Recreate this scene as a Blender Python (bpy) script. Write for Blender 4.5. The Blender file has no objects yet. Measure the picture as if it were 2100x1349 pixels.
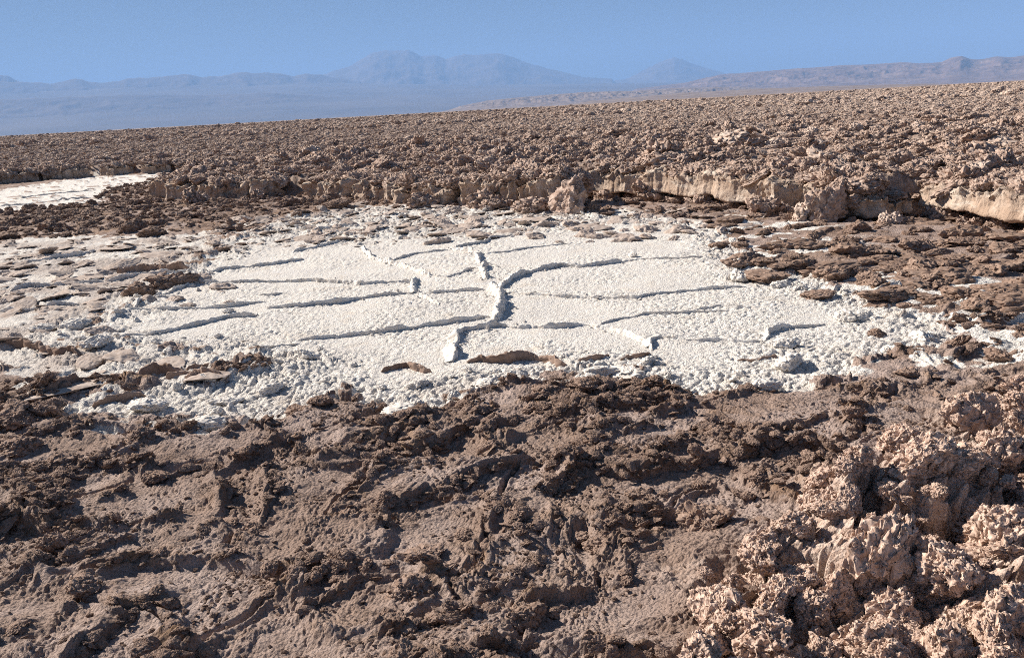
import bpy, bmesh, math, random
import numpy as np
from mathutils import Matrix, Vector

rng = np.random.default_rng(7)
random.seed(7)
S = bpy.context.scene
COL = S.collection
R = math.radians

# ------------------------------------------------------------------ camera, sky, sun, exposure
CAM_H = 1.65
FPX, CX, CY = 1819.0, 1050.0, 674.5          # focal length and centre in photograph pixels
PITCH, ROLL = R(13.95), R(3.12)
f_ = np.array([0, math.cos(PITCH), -math.sin(PITCH)])
u0 = np.array([0, math.sin(PITCH), math.cos(PITCH)])
r0 = np.array([1.0, 0, 0])
r_ = r0 * math.cos(ROLL) - u0 * math.sin(ROLL)
u_ = u0 * math.cos(ROLL) + r0 * math.sin(ROLL)
cd = bpy.data.cameras.new('camera')
cam = bpy.data.objects.new('camera', cd)
COL.objects.link(cam)
cd.sensor_fit = 'HORIZONTAL'; cd.sensor_width = 36.0; cd.lens = FPX / 2100 * 36
cd.clip_start = 0.05; cd.clip_end = 400000
m = Matrix.Identity(4)
for i in range(3):
    m[i][0], m[i][1], m[i][2] = r_[i], u_[i], -f_[i]
m[2][3] = CAM_H
cam.matrix_world = m
S.camera = cam

SUN_AZ = R(150)            # direction towards the sun, counter-clockwise from +X
SUN_EL = R(33)
w = bpy.data.worlds.new('World'); S.world = w; w.use_nodes = True
nt = w.node_tree; nt.nodes.clear()
sky = nt.nodes.new('ShaderNodeTexSky'); sky.sky_type = 'NISHITA'; sky.sun_disc = False
sky.sun_elevation = SUN_EL
sky.sun_rotation = math.pi / 2 - SUN_AZ
sky.altitude = 2300; sky.air_density = 1.0; sky.dust_density = 0.8; sky.ozone_density = 3.0
bg = nt.nodes.new('ShaderNodeBackground'); bg.inputs[1].default_value = 0.020
wo = nt.nodes.new('ShaderNodeOutputWorld')
nt.links.new(sky.outputs[0], bg.inputs[0]); nt.links.new(bg.outputs[0], wo.inputs[0])
sd = bpy.data.lights.new('sun', 'SUN'); sd.energy = 5.0; sd.angle = R(0.53); sd.color = (1.0, 0.92, 0.81)
sun = bpy.data.objects.new('sun', sd); COL.objects.link(sun)
sv = Vector((math.cos(SUN_EL) * math.cos(SUN_AZ), math.cos(SUN_EL) * math.sin(SUN_AZ), math.sin(SUN_EL)))
sun.rotation_euler = sv.to_track_quat('Z', 'Y').to_euler()
sun.location = (0, 0, 20)
S.view_settings.view_transform = 'Standard'; S.view_settings.look = 'None'
S.view_settings.exposure = 0.93; S.view_settings.gamma = 1.0
S.render.engine = 'CYCLES'
S.cycles.max_bounces = 4; S.cycles.diffuse_bounces = 2; S.cycles.volume_bounces = 2
S.cycles.use_denoising = False; S.cycles.filter_width = 1.0

# ------------------------------------------------------------------ noise
def _h(ix, iy, iz, seed):
    h = (ix.astype(np.int64) * 374761393 + iy.astype(np.int64) * 668265263 + iz * 2147483647 * 3 + seed * 982451653) & 0xffffffff
    h = ((h ^ (h >> 13)) * 1274126177) & 0xffffffff
    h = ((h ^ (h >> 16)) * 2246822519) & 0xffffffff
    return (h ^ (h >> 15)).astype(np.uint32)

def h01(ix, iy, seed, iz=0):
    return (_h(ix, iy, iz, seed) & 0xffffff).astype(np.float32) / np.float32(0xffffff)

def perlin2(x, y, seed=0):
    xi = np.floor(x); yi = np.floor(y)
    fx = (x - xi).astype(np.float32); fy = (y - yi).astype(np.float32)
    xi = xi.astype(np.int64); yi = yi.astype(np.int64)
    u = fx * fx * fx * (fx * (fx * 6 - 15) + 10); v = fy * fy * fy * (fy * (fy * 6 - 15) + 10)
    def g(ix, iy, dx, dy):
        a = h01(ix, iy, seed) * np.float32(2 * math.pi)
        return np.cos(a) * dx + np.sin(a) * dy
    a = g(xi, yi, fx, fy); b = g(xi + 1, yi, fx - 1, fy)
    c = g(xi, yi + 1, fx, fy - 1); d = g(xi + 1, yi + 1, fx - 1, fy - 1)
    return (a + (b - a) * u) * (1 - v) + (c + (d - c) * u) * v      # about -0.7..0.7

def fbm2(x, y, octv=4, seed=0, gain=0.5, lac=2.03):
    s = 0; a = 1.0; fr = 1.0
    for k in range(octv):
        s = s + a * perlin2(x * fr + 17.3 * k, y * fr - 9.1 * k, seed + k * 13)
        a *= gain; fr *= lac
    return s

def ridged2(x, y, octv=4, seed=0, gain=0.5):
    s = 0; a = 1.0; fr = 1.0
    for k in range(octv):
        n = 1 - np.abs(perlin2(x * fr + 5.7 * k, y * fr + 3.1 * k, seed + k * 7)) * 1.9
        s = s + a * n * n; a *= gain; fr *= 2.07
    return s

def worley2(x, y, seed=0, jit=0.9):
    """F1, F2, id of the nearest cell, offset to its centre"""
    xi = np.floor(x).astype(np.int64); yi = np.floor(y).astype(np.int64)
    f1 = np.full(x.shape, 9.0, np.float32); f2 = f1.copy()
    cid = np.zeros(x.shape, np.uint32); ox = np.zeros(x.shape, np.float32); oy = ox.copy()
    for dx in (-1, 0, 1):
        for dy in (-1, 0, 1):
            cx = xi + dx; cy = yi + dy
            hh = _h(cx, cy, 0, seed)
            px = cx + 0.5 + jit * ((hh & 0xffff).astype(np.float32) / 65535 - 0.5)
            py = cy + 0.5 + jit * ((hh >> 16).astype(np.float32) / 65535 - 0.5)
            vx = (x - px).astype(np.float32); vy = (y - py).astype(np.float32)
            d = np.sqrt(vx * vx + vy * vy)
            nr = d < f1
            f2 = np.where(nr, f1, np.minimum(f2, d))
            f1 = np.where(nr, d, f1); cid = np.where(nr, hh, cid)
            ox = np.where(nr, vx, ox); oy = np.where(nr, vy, oy)
    return f1, f2, cid, ox, oy

def perlin3(p, seed=0):
    pi = np.floor(p).astype(np.int64); fr = (p - pi).astype(np.float32)
    u = fr * fr * fr * (fr * (fr * 6 - 15) + 10)
    out = 0
    for dx in (0, 1):
        for dy in (0, 1):
            for dz in (0, 1):
                hh = _h(pi[:, 0] + dx, pi[:, 1] + dy, (pi[:, 2] + dz) * 7919, seed)
                a = (hh & 0xffff).astype(np.float32) / 65535 * 6.2832
                z = (hh >> 16).astype(np.float32) / 65535 * 2 - 1
                s = np.sqrt(np.maximum(0, 1 - z * z))
                gdot = np.cos(a) * s * (fr[:, 0] - dx) + np.sin(a) * s * (fr[:, 1] - dy) + z * (fr[:, 2] - dz)
                wx = u[:, 0] if dx else 1 - u[:, 0]
                wy = u[:, 1] if dy else 1 - u[:, 1]
                wz = u[:, 2] if dz else 1 - u[:, 2]
                out = out + gdot * wx * wy * wz
    return out

def fbm3(p, octv=4, seed=0, gain=0.5):
    s = 0; a = 1.0; fr = 1.0
    for k in range(octv):
        s = s + a * perlin3(p * fr + 11.7 * k, seed + 31 * k); a *= gain; fr *= 2.05
    return s

def worley3(p, seed=0):
    pi = np.floor(p).astype(np.int64)
    f1 = np.full(len(p), 9.0, np.float32)
    for dx in (-1, 0, 1):
        for dy in (-1, 0, 1):
            for dz in (-1, 0, 1):
                c = pi + np.array([dx, dy, dz])
                hh = _h(c[:, 0], c[:, 1], c[:, 2] * 7919, seed)
                q = np.stack([(hh & 1023), ((hh >> 10) & 1023), ((hh >> 20) & 1023)], 1).astype(np.float32) / 1023
                d = np.linalg.norm((p - c - q).astype(np.float32), axis=1)
                f1 = np.minimum(f1, d)
    return f1

def sstep(a, b, x):
    t = np.clip((x - a) / (b - a), 0, 1)
    return t * t * (3 - 2 * t)

# ------------------------------------------------------------------ photograph pixel -> place on the ground
def ray(px, py):
    return f_ * FPX + r_ * (px - CX) + u_ * (CY - py)

def at(px, py, z=0.0):
    d = ray(px, py)
    t = (z - CAM_H) / d[2]
    return np.array([d[0] * t, d[1] * t])

def poly(pts, z=0.0):
    return np.array([at(a, b, z) for a, b in pts])

def sdf_poly(x, y, P, closed=True):
    """signed distance, positive inside"""
    d = np.full(x.shape, 1e9, np.float32); ins = np.zeros(x.shape, bool)
    n = len(P)
    for i in range(n if closed else n - 1):
        a = P[i]; b = P[(i + 1) % n]
        ex, ey = b - a
        t = np.clip(((x - a[0]) * ex + (y - a[1]) * ey) / (ex * ex + ey * ey + 1e-12), 0, 1)
        dx = x - a[0] - t * ex; dy = y - a[1] - t * ey
        d = np.minimum(d, np.sqrt(dx * dx + dy * dy))
        if closed:
            c = (a[1] > y) != (b[1] > y)
            xx = a[0] + (y - a[1]) / (b[1] - a[1] + 1e-12) * ex
            ins ^= c & (x < xx)
    return np.where(ins, d, -d) if closed else d

# ------------------------------------------------------------------ object helpers
def tag(o, label=None, cat=None, group=None, kind=None):
    if label: o['label'] = label
    if cat: o['category'] = cat
    if group: o['group'] = group
    if kind: o['kind'] = kind
    return o

def mesh_np(name, V, F, mat, attrs=None, smooth=True, normals=None):
    F = np.asarray(F); k = F.shape[1]
    me = bpy.data.meshes.new(name)
    me.vertices.add(len(V)); me.vertices.foreach_set('co', np.ascontiguousarray(V, np.float32).ravel())
    me.loops.add(F.size); me.loops.foreach_set('vertex_index', np.ascontiguousarray(F, np.int32).ravel())
    me.polygons.add(len(F))
    me.polygons.foreach_set('loop_start', np.arange(0, F.size, k, dtype=np.int32))
    me.update(calc_edges=True)
    me.polygons.foreach_set('use_smooth', np.full(len(F), smooth))
    for an, av in (attrs or {}).items():
        at_ = me.attributes.new(an, 'FLOAT', 'POINT'); at_.data.foreach_set('value', np.ascontiguousarray(av, np.float32))
    if normals is not None:
        at_ = me.attributes.new('custom_normal', 'FLOAT_VECTOR', 'POINT')
        at_.data.foreach_set('vector', np.ascontiguousarray(normals, np.float32).ravel())
    if mat: me.materials.append(mat)
    return me

def obj(name, me, parent=None, loc=(0, 0, 0), rot=(0, 0, 0), sc=(1, 1, 1)):
    o = bpy.data.objects.new(name, me); COL.objects.link(o)
    o.parent = parent; o.location = loc; o.rotation_euler = rot; o.scale = sc
    return o

# ------------------------------------------------------------------ materials
class NB:
    def __init__(s, name):
        s.m = bpy.data.materials.new(name); s.m.use_nodes = True
        s.t = s.m.node_tree; s.n = s.t.nodes; s.l = s.t.links
        s.bsdf = s.n['Principled BSDF']; s.co = None
    def coord(s, kind='Object'):
        t = s.n.new('ShaderNodeTexCoord'); s.co = t.outputs[kind]; return s.co
    def noise(s, scale, detail=4, rough=0.6, co=None, w=None):
        t = s.n.new('ShaderNodeTexNoise'); t.inputs['Scale'].default_value = scale
        t.inputs['Detail'].default_value = detail; t.inputs['Roughness'].default_value = rough
        s.l.new(co or s.co, t.inputs['Vector']); return t.outputs['Fac']
    def voro(s, scale, co=None, feat='F1', rnd=1.0):
        t = s.n.new('ShaderNodeTexVoronoi'); t.feature = feat; t.inputs['Scale'].default_value = scale
        s.l.new(co or s.co, t.inputs['Vector']); return t.outputs['Distance']
    def attr(s, name):
        t = s.n.new('ShaderNodeAttribute'); t.attribute_name = name; return t.outputs['Fac']
    def ramp(s, fac, a, b, lo=0.0, hi=1.0):
        t = s.n.new('ShaderNodeMapRange'); t.interpolation_type = 'SMOOTHSTEP'
        t.inputs['From Min'].default_value = a; t.inputs['From Max'].default_value = b
        t.inputs['To Min'].default_value = lo; t.inputs['To Max'].default_value = hi
        s.l.new(fac, t.inputs['Value']); return t.outputs['Result']
    def mix(s, fac, a, b):
        t = s.n.new('ShaderNodeMix'); t.data_type = 'RGBA'
        if isinstance(fac, float): t.inputs[0].default_value = fac
        else: s.l.new(fac, t.inputs[0])
        for v, k in ((a, 6), (b, 7)):
            if isinstance(v, tuple): t.inputs[k].default_value = (*v, 1)
            else: s.l.new(v, t.inputs[k])
        return t.outputs[2]
    def math(s, op, a, b=0.0):
        t = s.n.new('ShaderNodeMath'); t.operation = op
        for k, v in enumerate((a, b)):
            if isinstance(v, (int, float)): t.inputs[k].default_value = v
            else: s.l.new(v, t.inputs[k])
        return t.outputs[0]
    def bump(s, h, dist, strength=1.0, prev=None):
        t = s.n.new('ShaderNodeBump'); t.inputs['Distance'].default_value = dist
        t.inputs['Strength'].default_value = strength
        s.l.new(h, t.inputs['Height'])
        if prev is not None: s.l.new(prev, t.inputs['Normal'])
        return t.outputs[0]
    def out(s, col, rough=0.9, nrm=None, spec=0.25):
        s.l.new(col, s.bsdf.inputs['Base Color']) if not isinstance(col, tuple) else None
        if isinstance(col, tuple): s.bsdf.inputs['Base Color'].default_value = (*col, 1)
        s.bsdf.inputs['Roughness'].default_value = rough
        s.bsdf.inputs['Specular IOR Level'].default_value = spec
        if nrm is not None: s.l.new(nrm, s.bsdf.inputs['Normal'])
        return s.m

BROWN_D = (0.18, 0.112, 0.082); BROWN = (0.34, 0.243, 0.197); LILAC = (0.45, 0.35, 0.31)
OCHRE = (0.32, 0.195, 0.115); PINK = (0.62, 0.455, 0.37); WHITE = (0.83, 0.79, 0.745); DUST = (0.50, 0.42, 0.375)

def ground_material():
    b = NB('salt_ground'); b.coord()
    n1 = b.noise(1.3, 5, 0.6); n2 = b.noise(9, 5, 0.65); n3 = b.noise(45, 4, 0.7)
    salt = b.attr('salt'); dust = b.attr('dust'); rim = b.attr('rim'); spiny = b.attr('spiny'); fld = b.attr('field')
    # brown crust
    c = b.mix(b.ramp(n1, 0.38, 0.62), BROWN, LILAC)
    c = b.mix(b.ramp(n2, 0.52, 0.72, 0, 0.55), c, BROWN_D)
    rm = b.math('MULTIPLY', b.ramp(b.noise(14, 4, 0.6), 0.30, 0.55), rim)
    c = b.mix(b.math('MULTIPLY', rm, 0.9), c, b.mix(b.ramp(b.noise(2.3, 4, 0.6), 0.48, 0.62), (0.20, 0.128, 0.092), OCHRE))
    c = b.mix(b.ramp(n3, 0.56, 0.78, 0, 0.5), c, (0.40, 0.31, 0.27))
    # pale spiny crust
    sp = b.mix(b.ramp(n3, 0.38, 0.62), PINK, (0.72, 0.58, 0.50))
    sp = b.mix(b.ramp(n2, 0.50, 0.66, 0, .8), sp, (0.30, 0.185, 0.13))
    c = b.mix(spiny, c, sp)
    # far rough field
    fc = b.mix(b.ramp(n2, 0.40, 0.62), (0.30, 0.212, 0.168), (0.45, 0.352, 0.298))
    fc = b.mix(b.ramp(b.noise(0.02, 3, 0.5), 0.4, 0.7, 0, 0.4), fc, (0.40, 0.315, 0.265))
    c = b.mix(fld, c, fc)
    # white salt
    wcol = b.mix(b.ramp(n2, 0.35, 0.75), WHITE, (0.80, 0.735, 0.66))
    wcol = b.mix(b.ramp(b.noise(0.9, 5, 0.6), 0.46, 0.64, 0, .55), wcol, (0.74, 0.70, 0.665))
    wcol = b.mix(b.ramp(b.noise(2.6, 5, 0.65), 0.56, 0.70, 0, .6), wcol, (0.72, 0.62, 0.52))
    wcol = b.mix(b.math('MULTIPLY', dust, b.ramp(n1, 0.40, 0.60, 0.12, 1.0)), wcol, DUST)
    edge = b.math('ADD', salt, b.math('MULTIPLY', b.math('SUBTRACT', n3, 0.5), 0.5))
    edge = b.math('ADD', edge, b.math('MULTIPLY', b.math('SUBTRACT', n2, 0.5), 0.35))
    k = b.ramp(edge, 0.40, 0.62)
    c = b.mix(k, c, wcol)
    v = b.voro(26); v2 = b.voro(75)
    nb = b.bump(b.noise(90, 4, 0.7), 0.012, 1.0)
    nb = b.bump(v2, -0.012, 0.6, nb)
    return b.out(c, 0.92, nb, 0.18)

def lump_material(name, dark, pale, white, scale=1.0, bump=0.02, bscale=40):
    b = NB(name); b.coord()
    oi = b.n.new('ShaderNodeObjectInfo')
    n2 = b.noise(7 * scale, 5, 0.65); n3 = b.noise(26 * scale, 4, 0.7)
    c = b.mix(b.ramp(n2, 0.38, 0.60), dark, pale)
    c = b.mix(b.ramp(n3, 0.56, 0.74, 0, 0.75), c, white)
    c = b.mix(b.ramp(oi.outputs['Random'], 0.0, 1.0, 0.0, 0.2), c, (dark[0] * .8, dark[1] * .8, dark[2] * .8))
    nb = b.bump(b.noise(bscale, 5, 0.65), bump, 0.8)
    return b.out(c, 0.93, nb, 0.15)

M_GROUND = ground_material()
M_LUMP = lump_material('rough_salt', (0.35, 0.238, 0.186), (0.565, 0.435, 0.365), (0.79, 0.69, 0.62), .45, .005, 7)
M_PALE = lump_material('pale_rough_salt', (0.50, 0.37, 0.30), (0.68, 0.55, 0.47), (0.80, 0.71, 0.64), .45, .005, 7)
M_CLOD = lump_material('brown_crust', (0.26, 0.172, 0.13), (0.375, 0.27, 0.218), (0.50, 0.40, 0.345), .5, 0.0022, 8)
M_CLODT = lump_material('tan_crust', (0.22, 0.142, 0.106), (0.36, 0.255, 0.20), (0.62, 0.53, 0.47), .5, 0.0025, 8)
M_SPINY = lump_material('spiny_salt', (0.44, 0.30, 0.232), (0.72, 0.545, 0.45), (0.86, 0.76, 0.685), .5, 0.0015, 12)
M_WHITE = lump_material('white_salt', (0.76, 0.69, 0.62), (0.82, 0.79, 0.755), (0.85, 0.83, 0.81), 2.0, 0.012, 60)
M_WLUMP = lump_material('white_salt_lump', (0.74, 0.67, 0.60), (0.81, 0.77, 0.73), (0.85, 0.83, 0.81), .5, 0.0015, 8)
M_SLAB = lump_material('dusty_salt', (0.44, 0.345, 0.29), (0.57, 0.475, 0.415), (0.77, 0.71, 0.65), .5, 0.003, 10)

def ledge_material():
    b = NB('ledge_salt'); b.coord()
    n1 = b.noise(2.2, 5, 0.65); n2 = b.noise(11, 5, 0.7)
    mp = b.n.new('ShaderNodeMapping'); mp.inputs['Scale'].default_value = (2.5, 2.5, 11); b.l.new(b.co, mp.inputs['Vector'])
    st = b.noise(1.0, 5, 0.7, mp.outputs[0])
    c = b.mix(b.ramp(n1, 0.35, 0.65), (0.50, 0.36, 0.27), (0.60, 0.475, 0.385))
    c = b.mix(b.ramp(st, 0.52, 0.70, 0, 0.8), c, (0.76, 0.67, 0.58))
    c = b.mix(b.ramp(n2, 0.57, 0.74, 0, 0.65), c, (0.22, 0.14, 0.10))
    nb = b.bump(b.noise(24, 6, 0.7), 0.03, 1.0)
    return b.out(c, 0.93, nb, 0.15)
M_LEDGE = ledge_material()

def hill_material(name, a, bcol, scale):
    b = NB(name); b.coord()
    n = b.noise(scale, 8, 0.65)
    c = b.mix(b.ramp(n, 0.35, 0.65), a, bcol)
    mp = b.n.new('ShaderNodeMapping'); mp.inputs['Scale'].default_value = (1, 1, 12); b.l.new(b.co, mp.inputs['Vector'])
    c = b.mix(b.ramp(b.noise(scale * 0.7, 6, 0.6, mp.outputs[0]), 0.5, 0.62, 0, 0.35), c, tuple(v * 0.55 for v in a))
    return b.out(c, 0.95, None, 0.1)

# ------------------------------------------------------------------ outlines read off the photograph, on the ground plane
PAN = poly([(125, 695), (215, 648), (300, 596), (400, 545), (470, 490), (600, 446), (760, 427), (900, 425), (1050, 430),
            (1300, 447), (1480, 462), (1520, 505), (1580, 560), (1700, 575), (1770, 605), (1900, 640), (1955, 690),
            (1930, 725), (1790, 755), (1730, 800), (1600, 815), (1450, 828), (1330, 800), (1200, 780), (1060, 798),
            (920, 828), (800, 858), (700, 826), (600, 850), (540, 884), (430, 902), (330, 872), (250, 896), (150, 880),
            (130, 845), (200, 815), (330, 800), (560, 760), (400, 735), (240, 722)])
DUSTY = poly([(-300, 520), (0, 500), (120, 488), (300, 486), (470, 484), (420, 540), (300, 596), (215, 648), (125, 695),
              (240, 722), (420, 735), (520, 760), (330, 800), (130, 800), (0, 760), (-300, 760)])
PAN2 = poly([(-300, 412), (0, 391), (120, 372), (205, 361), (330, 357), (310, 376), (222, 388), (200, 416), (60, 432), (-300, 460)])
FIELD = poly([(-700, 440), (0, 380), (205, 362), (330, 357), (430, 351), (480, 353), (400, 366), (330, 373), (318, 408),
              (450, 411), (640, 405), (760, 415), (860, 424), (1000, 425), (1100, 428), (1172, 432), (1200, 407), (1400, 416),
              (1560, 430), (1640, 440), (1720, 452), (1790, 452), (1870, 440), (1960, 455), (2100, 476), (2600, 545)])
FIELD = np.vstack([FIELD, [[60, 6], [400, 40], [400, 900], [-900, 900], [-900, 60]]])
SPINY = poly([(2600, 800), (2110, 775), (1995, 790), (1925, 880), (1930, 915), (1790, 930), (1780, 985), (1640, 990), (1640, 1050), (1560, 1110),
              (1430, 1165), (1420, 1250), (1370, 1349), (1360, 1500), (2600, 1700)], 0.12)

RIDGES = [  # polyline on the pan in photograph pixels, height in metres, symmetric
    ([(610, 702), (700, 690), (800, 680), (870, 669), (950, 660), (1005, 652)], .060, 0),
    ([(1015, 662), (1024, 640), (1030, 622), (1022, 602), (1004, 592)], .115, 1),
    ([(1000, 575), (994, 566), (990, 556), (999, 546)], .085, 1),
    ([(985, 542), (979, 531), (985, 522), (950, 516), (925, 513)], .07, 1),
    ([(929, 745), (934, 712), (938, 692), (950, 680), (980, 674), (1042, 670)], .085, 0),
    ([(1045, 672), (1120, 674), (1200, 668), (1265, 680), (1325, 706), (1338, 722)], .05, 1),
    ([(548, 634), (620, 629), (700, 621), (765, 610), (850, 604)], .062, 0),
    ([(240, 702), (300, 692), (400, 670), (468, 652), (525, 650)], .062, 0),
    ([(262, 643), (370, 637), (470, 631), (545, 620)], .05, 0),
    ([(275, 633), (340, 606), (398, 583), (470, 582), (540, 579), (640, 577), (735, 583)], .05, 0),
    ([(690, 577), (735, 585), (800, 582), (850, 579)], .055, 1),
    ([(742, 508), (762, 530), (838, 550), (882, 566)], .07, 1),
    ([(858, 572), (846, 584), (850, 603)], .08, 1),
    ([(858, 606), (880, 616), (900, 627)], .05, 1),
    ([(805, 536), (852, 520), (920, 514)], .04, 0),
    ([(920, 513), (960, 506), (990, 501), (1012, 489), (1065, 483)], .06, 0),
    ([(882, 568), (920, 571), (975, 553)], .04, 0),
    ([(880, 602), (920, 599), (995, 596)], .05, 0),
    ([(1026, 594), (1048, 574), (1082, 561), (1150, 547), (1190, 549), (1276, 538)], .08, 0),
    ([(1276, 538), (1310, 533), (1400, 533), (1450, 531)], .03, 0),
    ([(985, 523), (1040, 519), (1090, 509), (1175, 501)], .035, 0),
    ([(1035, 601), (1100, 605), (1170, 609), (1240, 611)], .045, 1),
    ([(1225, 610), (1300, 614), (1340, 605), (1400, 598), (1470, 592), (1530, 589)], .045, 0),
    ([(1228, 666), (1262, 656), (1330, 647), (1400, 644), (1500, 642)], .03, 0),
    ([(1571, 702), (1573, 685), (1598, 677), (1640, 672), (1695, 666)], .05, 0),
    ([(525, 722), (580, 713), (615, 709)], .04, 0),
    ([(1326, 716), (1334, 703), (1352, 697), (1385, 698)], .06, 0),
    ([(1400, 702), (1480, 702), (1550, 707), (1568, 703)], .03, 1),
    ([(415, 565), (450, 556), (500, 549), (560, 544), (622, 534)], .05, 0),
    ([(520, 607), (555, 606), (582, 602)], .035, 0),
    ([(1420, 640), (1480, 632), (1560, 640)], .03, 1),
    ([(0, 548), (60, 540), (150, 528), (195, 517)], .07, 0),
    ([(20, 600), (60, 590), (150, 585), (215, 580)], .07, 0),
    ([(0, 640), (55, 640), (100, 630), (160, 626)], .06, 0),
    ([(220, 580), (290, 570), (340, 566), (400, 560)], .07, 0),
    ([(600, 520), (660, 508), (700, 497)], .06, 1),
    ([(640, 480), (680, 470), (740, 466)], .06, 1),
    ([(0, 425), (60, 419), (130, 411), (190, 407)], .05, 0),
    ([(40, 407), (110, 398), (190, 391)], .05, 0),
]
LIPS = [  # lifted brown edges of the crust along the near side of the pan
    ([(782, 764), (815, 757), (838, 752), (855, 760), (882, 768)], .06),
    ([(958, 748), (985, 744), (1040, 747), (1085, 738), (1120, 743), (1165, 754)], .08),
    ([(1185, 748), (1220, 744), (1248, 735)], .05),
    ([(1272, 744), (1310, 740), (1332, 729)], .05),
    ([(1512, 746), (1560, 743), (1592, 737)], .05),
    ([(200, 790), (280, 782), (330, 772), (380, 775)], .09),
    ([(95, 828), (170, 800), (240, 785)], .09),
    ([(340, 785), (400, 775), (470, 790)], .06),
    ([(240, 562), (300, 556), (390, 556)], .09),
    ([(190, 840), (240, 828), (300, 818)], .07),
    ([(380, 765), (420, 757), (460, 755)], .06),
    ([(0, 715), (60, 718), (110, 732), (170, 738)], .08),
]

# ------------------------------------------------------------------ the ground as one height field, cut into its pieces
NT = 1130
dep = np.concatenate([np.arange(46, 26, -0.062), np.arange(26, 5.0, -0.046), np.arange(5.0, 0.8, -0.05)])
r_near = CAM_H / np.tan(np.radians(dep))
r_far = np.geomspace(r_near[-1] * 1.03, 110000, 70)
rr = np.concatenate([r_near, r_far]); NR = len(rr)
th = np.radians(np.linspace(-45, 45, NT))
Rg, Tg = np.meshgrid(rr, th, indexing='ij')
X = (Rg * np.sin(Tg)).ravel(); Y = (Rg * np.cos(Tg)).ravel(); RR = Rg.ravel()
N = len(X)
Z = np.zeros(N, np.float32); DX = np.zeros(N, np.float32); DY = np.zeros(N, np.float32)
near = RR < 70

def on(mask, fn, *a):
    """evaluate fn(x, y) only where mask holds"""
    out = np.zeros(N, np.float32)
    if mask.any(): out[mask] = fn(X[mask], Y[mask])
    return out

# wobble the outlines so that they are ragged
wx = on(near, lambda x, y: 0.16 * fbm2(x * 2.2, y * 2.2, 5, 11)); wy = on(near, lambda x, y: 0.22 * fbm2(x * 2.2, y * 2.2, 5, 12))
XW = X + wx; YW = Y + wy
s_pan = np.full(N, -9.0, np.float32); s_dusty = s_pan.copy(); s_pan2 = s_pan.copy(); s_spiny = s_pan.copy()
k = near
s_pan[k] = sdf_poly(XW[k], YW[k], PAN); s_dusty[k] = sdf_poly(XW[k], YW[k], DUSTY)
s_pan2[k] = sdf_poly(XW[k], YW[k], PAN2); s_spiny[k] = sdf_poly(XW[k], YW[k], SPINY)
s_field = sdf_poly(X + 0.3 * wx, Y + 0.3 * wy, FIELD); s_field[RR > 300] = 50
pan_m = np.maximum(np.maximum(s_pan, s_dusty), s_pan2)
fr = near & (pan_m > -2.5)
pn = on(fr, lambda x, y: fbm2(x * 3.1, y * 3.1, 5, 21))
# white salt: inside the outlines, breaking up into patches towards the edge
salt = sstep(-0.10, 0.10, pan_m + 0.22 * pn) * 1.0
pth = 0.18 - 0.30 * sstep(2.0, 3.5, X) * (RR < 12)
patch = sstep(pth, pth + .16, on(fr, lambda x, y: fbm2(x * 1.9, y * 1.9, 5, 31))) * sstep(-1.3 - 1.2 * sstep(2, 3.5, X), -0.2, pan_m) * sstep(4.6, 6.0, RR)
salt = np.maximum(salt, patch * (s_field < -0.1) * 0.9)
hole = sstep(0.22, 0.36, on(fr, lambda x, y: fbm2(x * 2.4, y * 2.4, 5, 41))) * sstep(0.5, 0.0, s_pan)
dark_in = np.where(pan_m > 0, hole, 0)
dark_in *= 1 - 0.8 * sstep(0, .3, s_dusty)
salt = salt * (1 - 0.8 * dark_in)
dust = np.clip(sstep(-0.15, 0.35, s_dusty) * .85 + sstep(1.0, 0.0, s_pan) * 0.30 * (s_pan > 0), 0, 1)
dust = dust + 0.6 * sstep(10.6, 12.4, Y) * (s_pan > 0) * sstep(-.15, .25, on(fr, lambda x, y: fbm2(x * 1.3, y * 1.3, 4, 33)))

dig = sstep(-0.30, -0.02, s_field) * sstep(0.6, 1.3, X) * (RR < 30)
hi = sstep(0.42, 0.80, s_field)            # behind the ledge the ground is half a metre higher
Hf = 0.40 + 0.12 * sstep(-3, 2, X) - 0.10 * sstep(4, 7, X)
s_spiny = s_spiny + on(near & (s_spiny > -1.2), lambda x, y: 0.26 * fbm2(x * 1.9, y * 1.9, 4, 87))
spiny = sstep(-0.10, 0.14, s_spiny)
low = near & (s_field < 0.8)
pan_k = sstep(-0.15, 0.12, pan_m)          # how much this is pan
# --- pan surface
pk = low & (pan_m > -0.4)
edge_puff = sstep(0.9, 0.05, s_pan) * (s_pan > -0.4)
edge_puff = np.maximum(edge_puff, 0.35 * sstep(0, .3, s_dusty))
edge_puff = np.maximum(edge_puff, 0.9 * sstep(11.2, 12.8, Y) * (s_pan > 0))
f1 = on(pk, lambda x, y: worley2(x / 0.042 + fbm2(x * 9, y * 9, 2, 5), y / 0.042, 51)[0])
f1b = on(pk, lambda x, y: worley2(x / 0.15 + .5 * fbm2(x * 6, y * 6, 3, 6), y / 0.15, 52)[0])
calm = sstep(0.0, 0.35, on(pk, lambda x, y: fbm2(x * .9, y * .9, 3, 53)) + 0.15)
zp = 0.017 * np.clip(1 - f1 * f1 * 2.2, 0, 1) * (0.30 + 0.55 * calm + 0.9 * edge_puff)
zp += edge_puff * (0.020 * np.clip(1 - f1b * f1b * 1.8, 0, 1) * sstep(-0.25, 0.25, pn) + 0.022 * np.maximum(pn, -0.2))
zp += on(pk, lambda x, y: 0.018 * fbm2(x * 1.1, y * 1.1, 3, 54))
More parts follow.
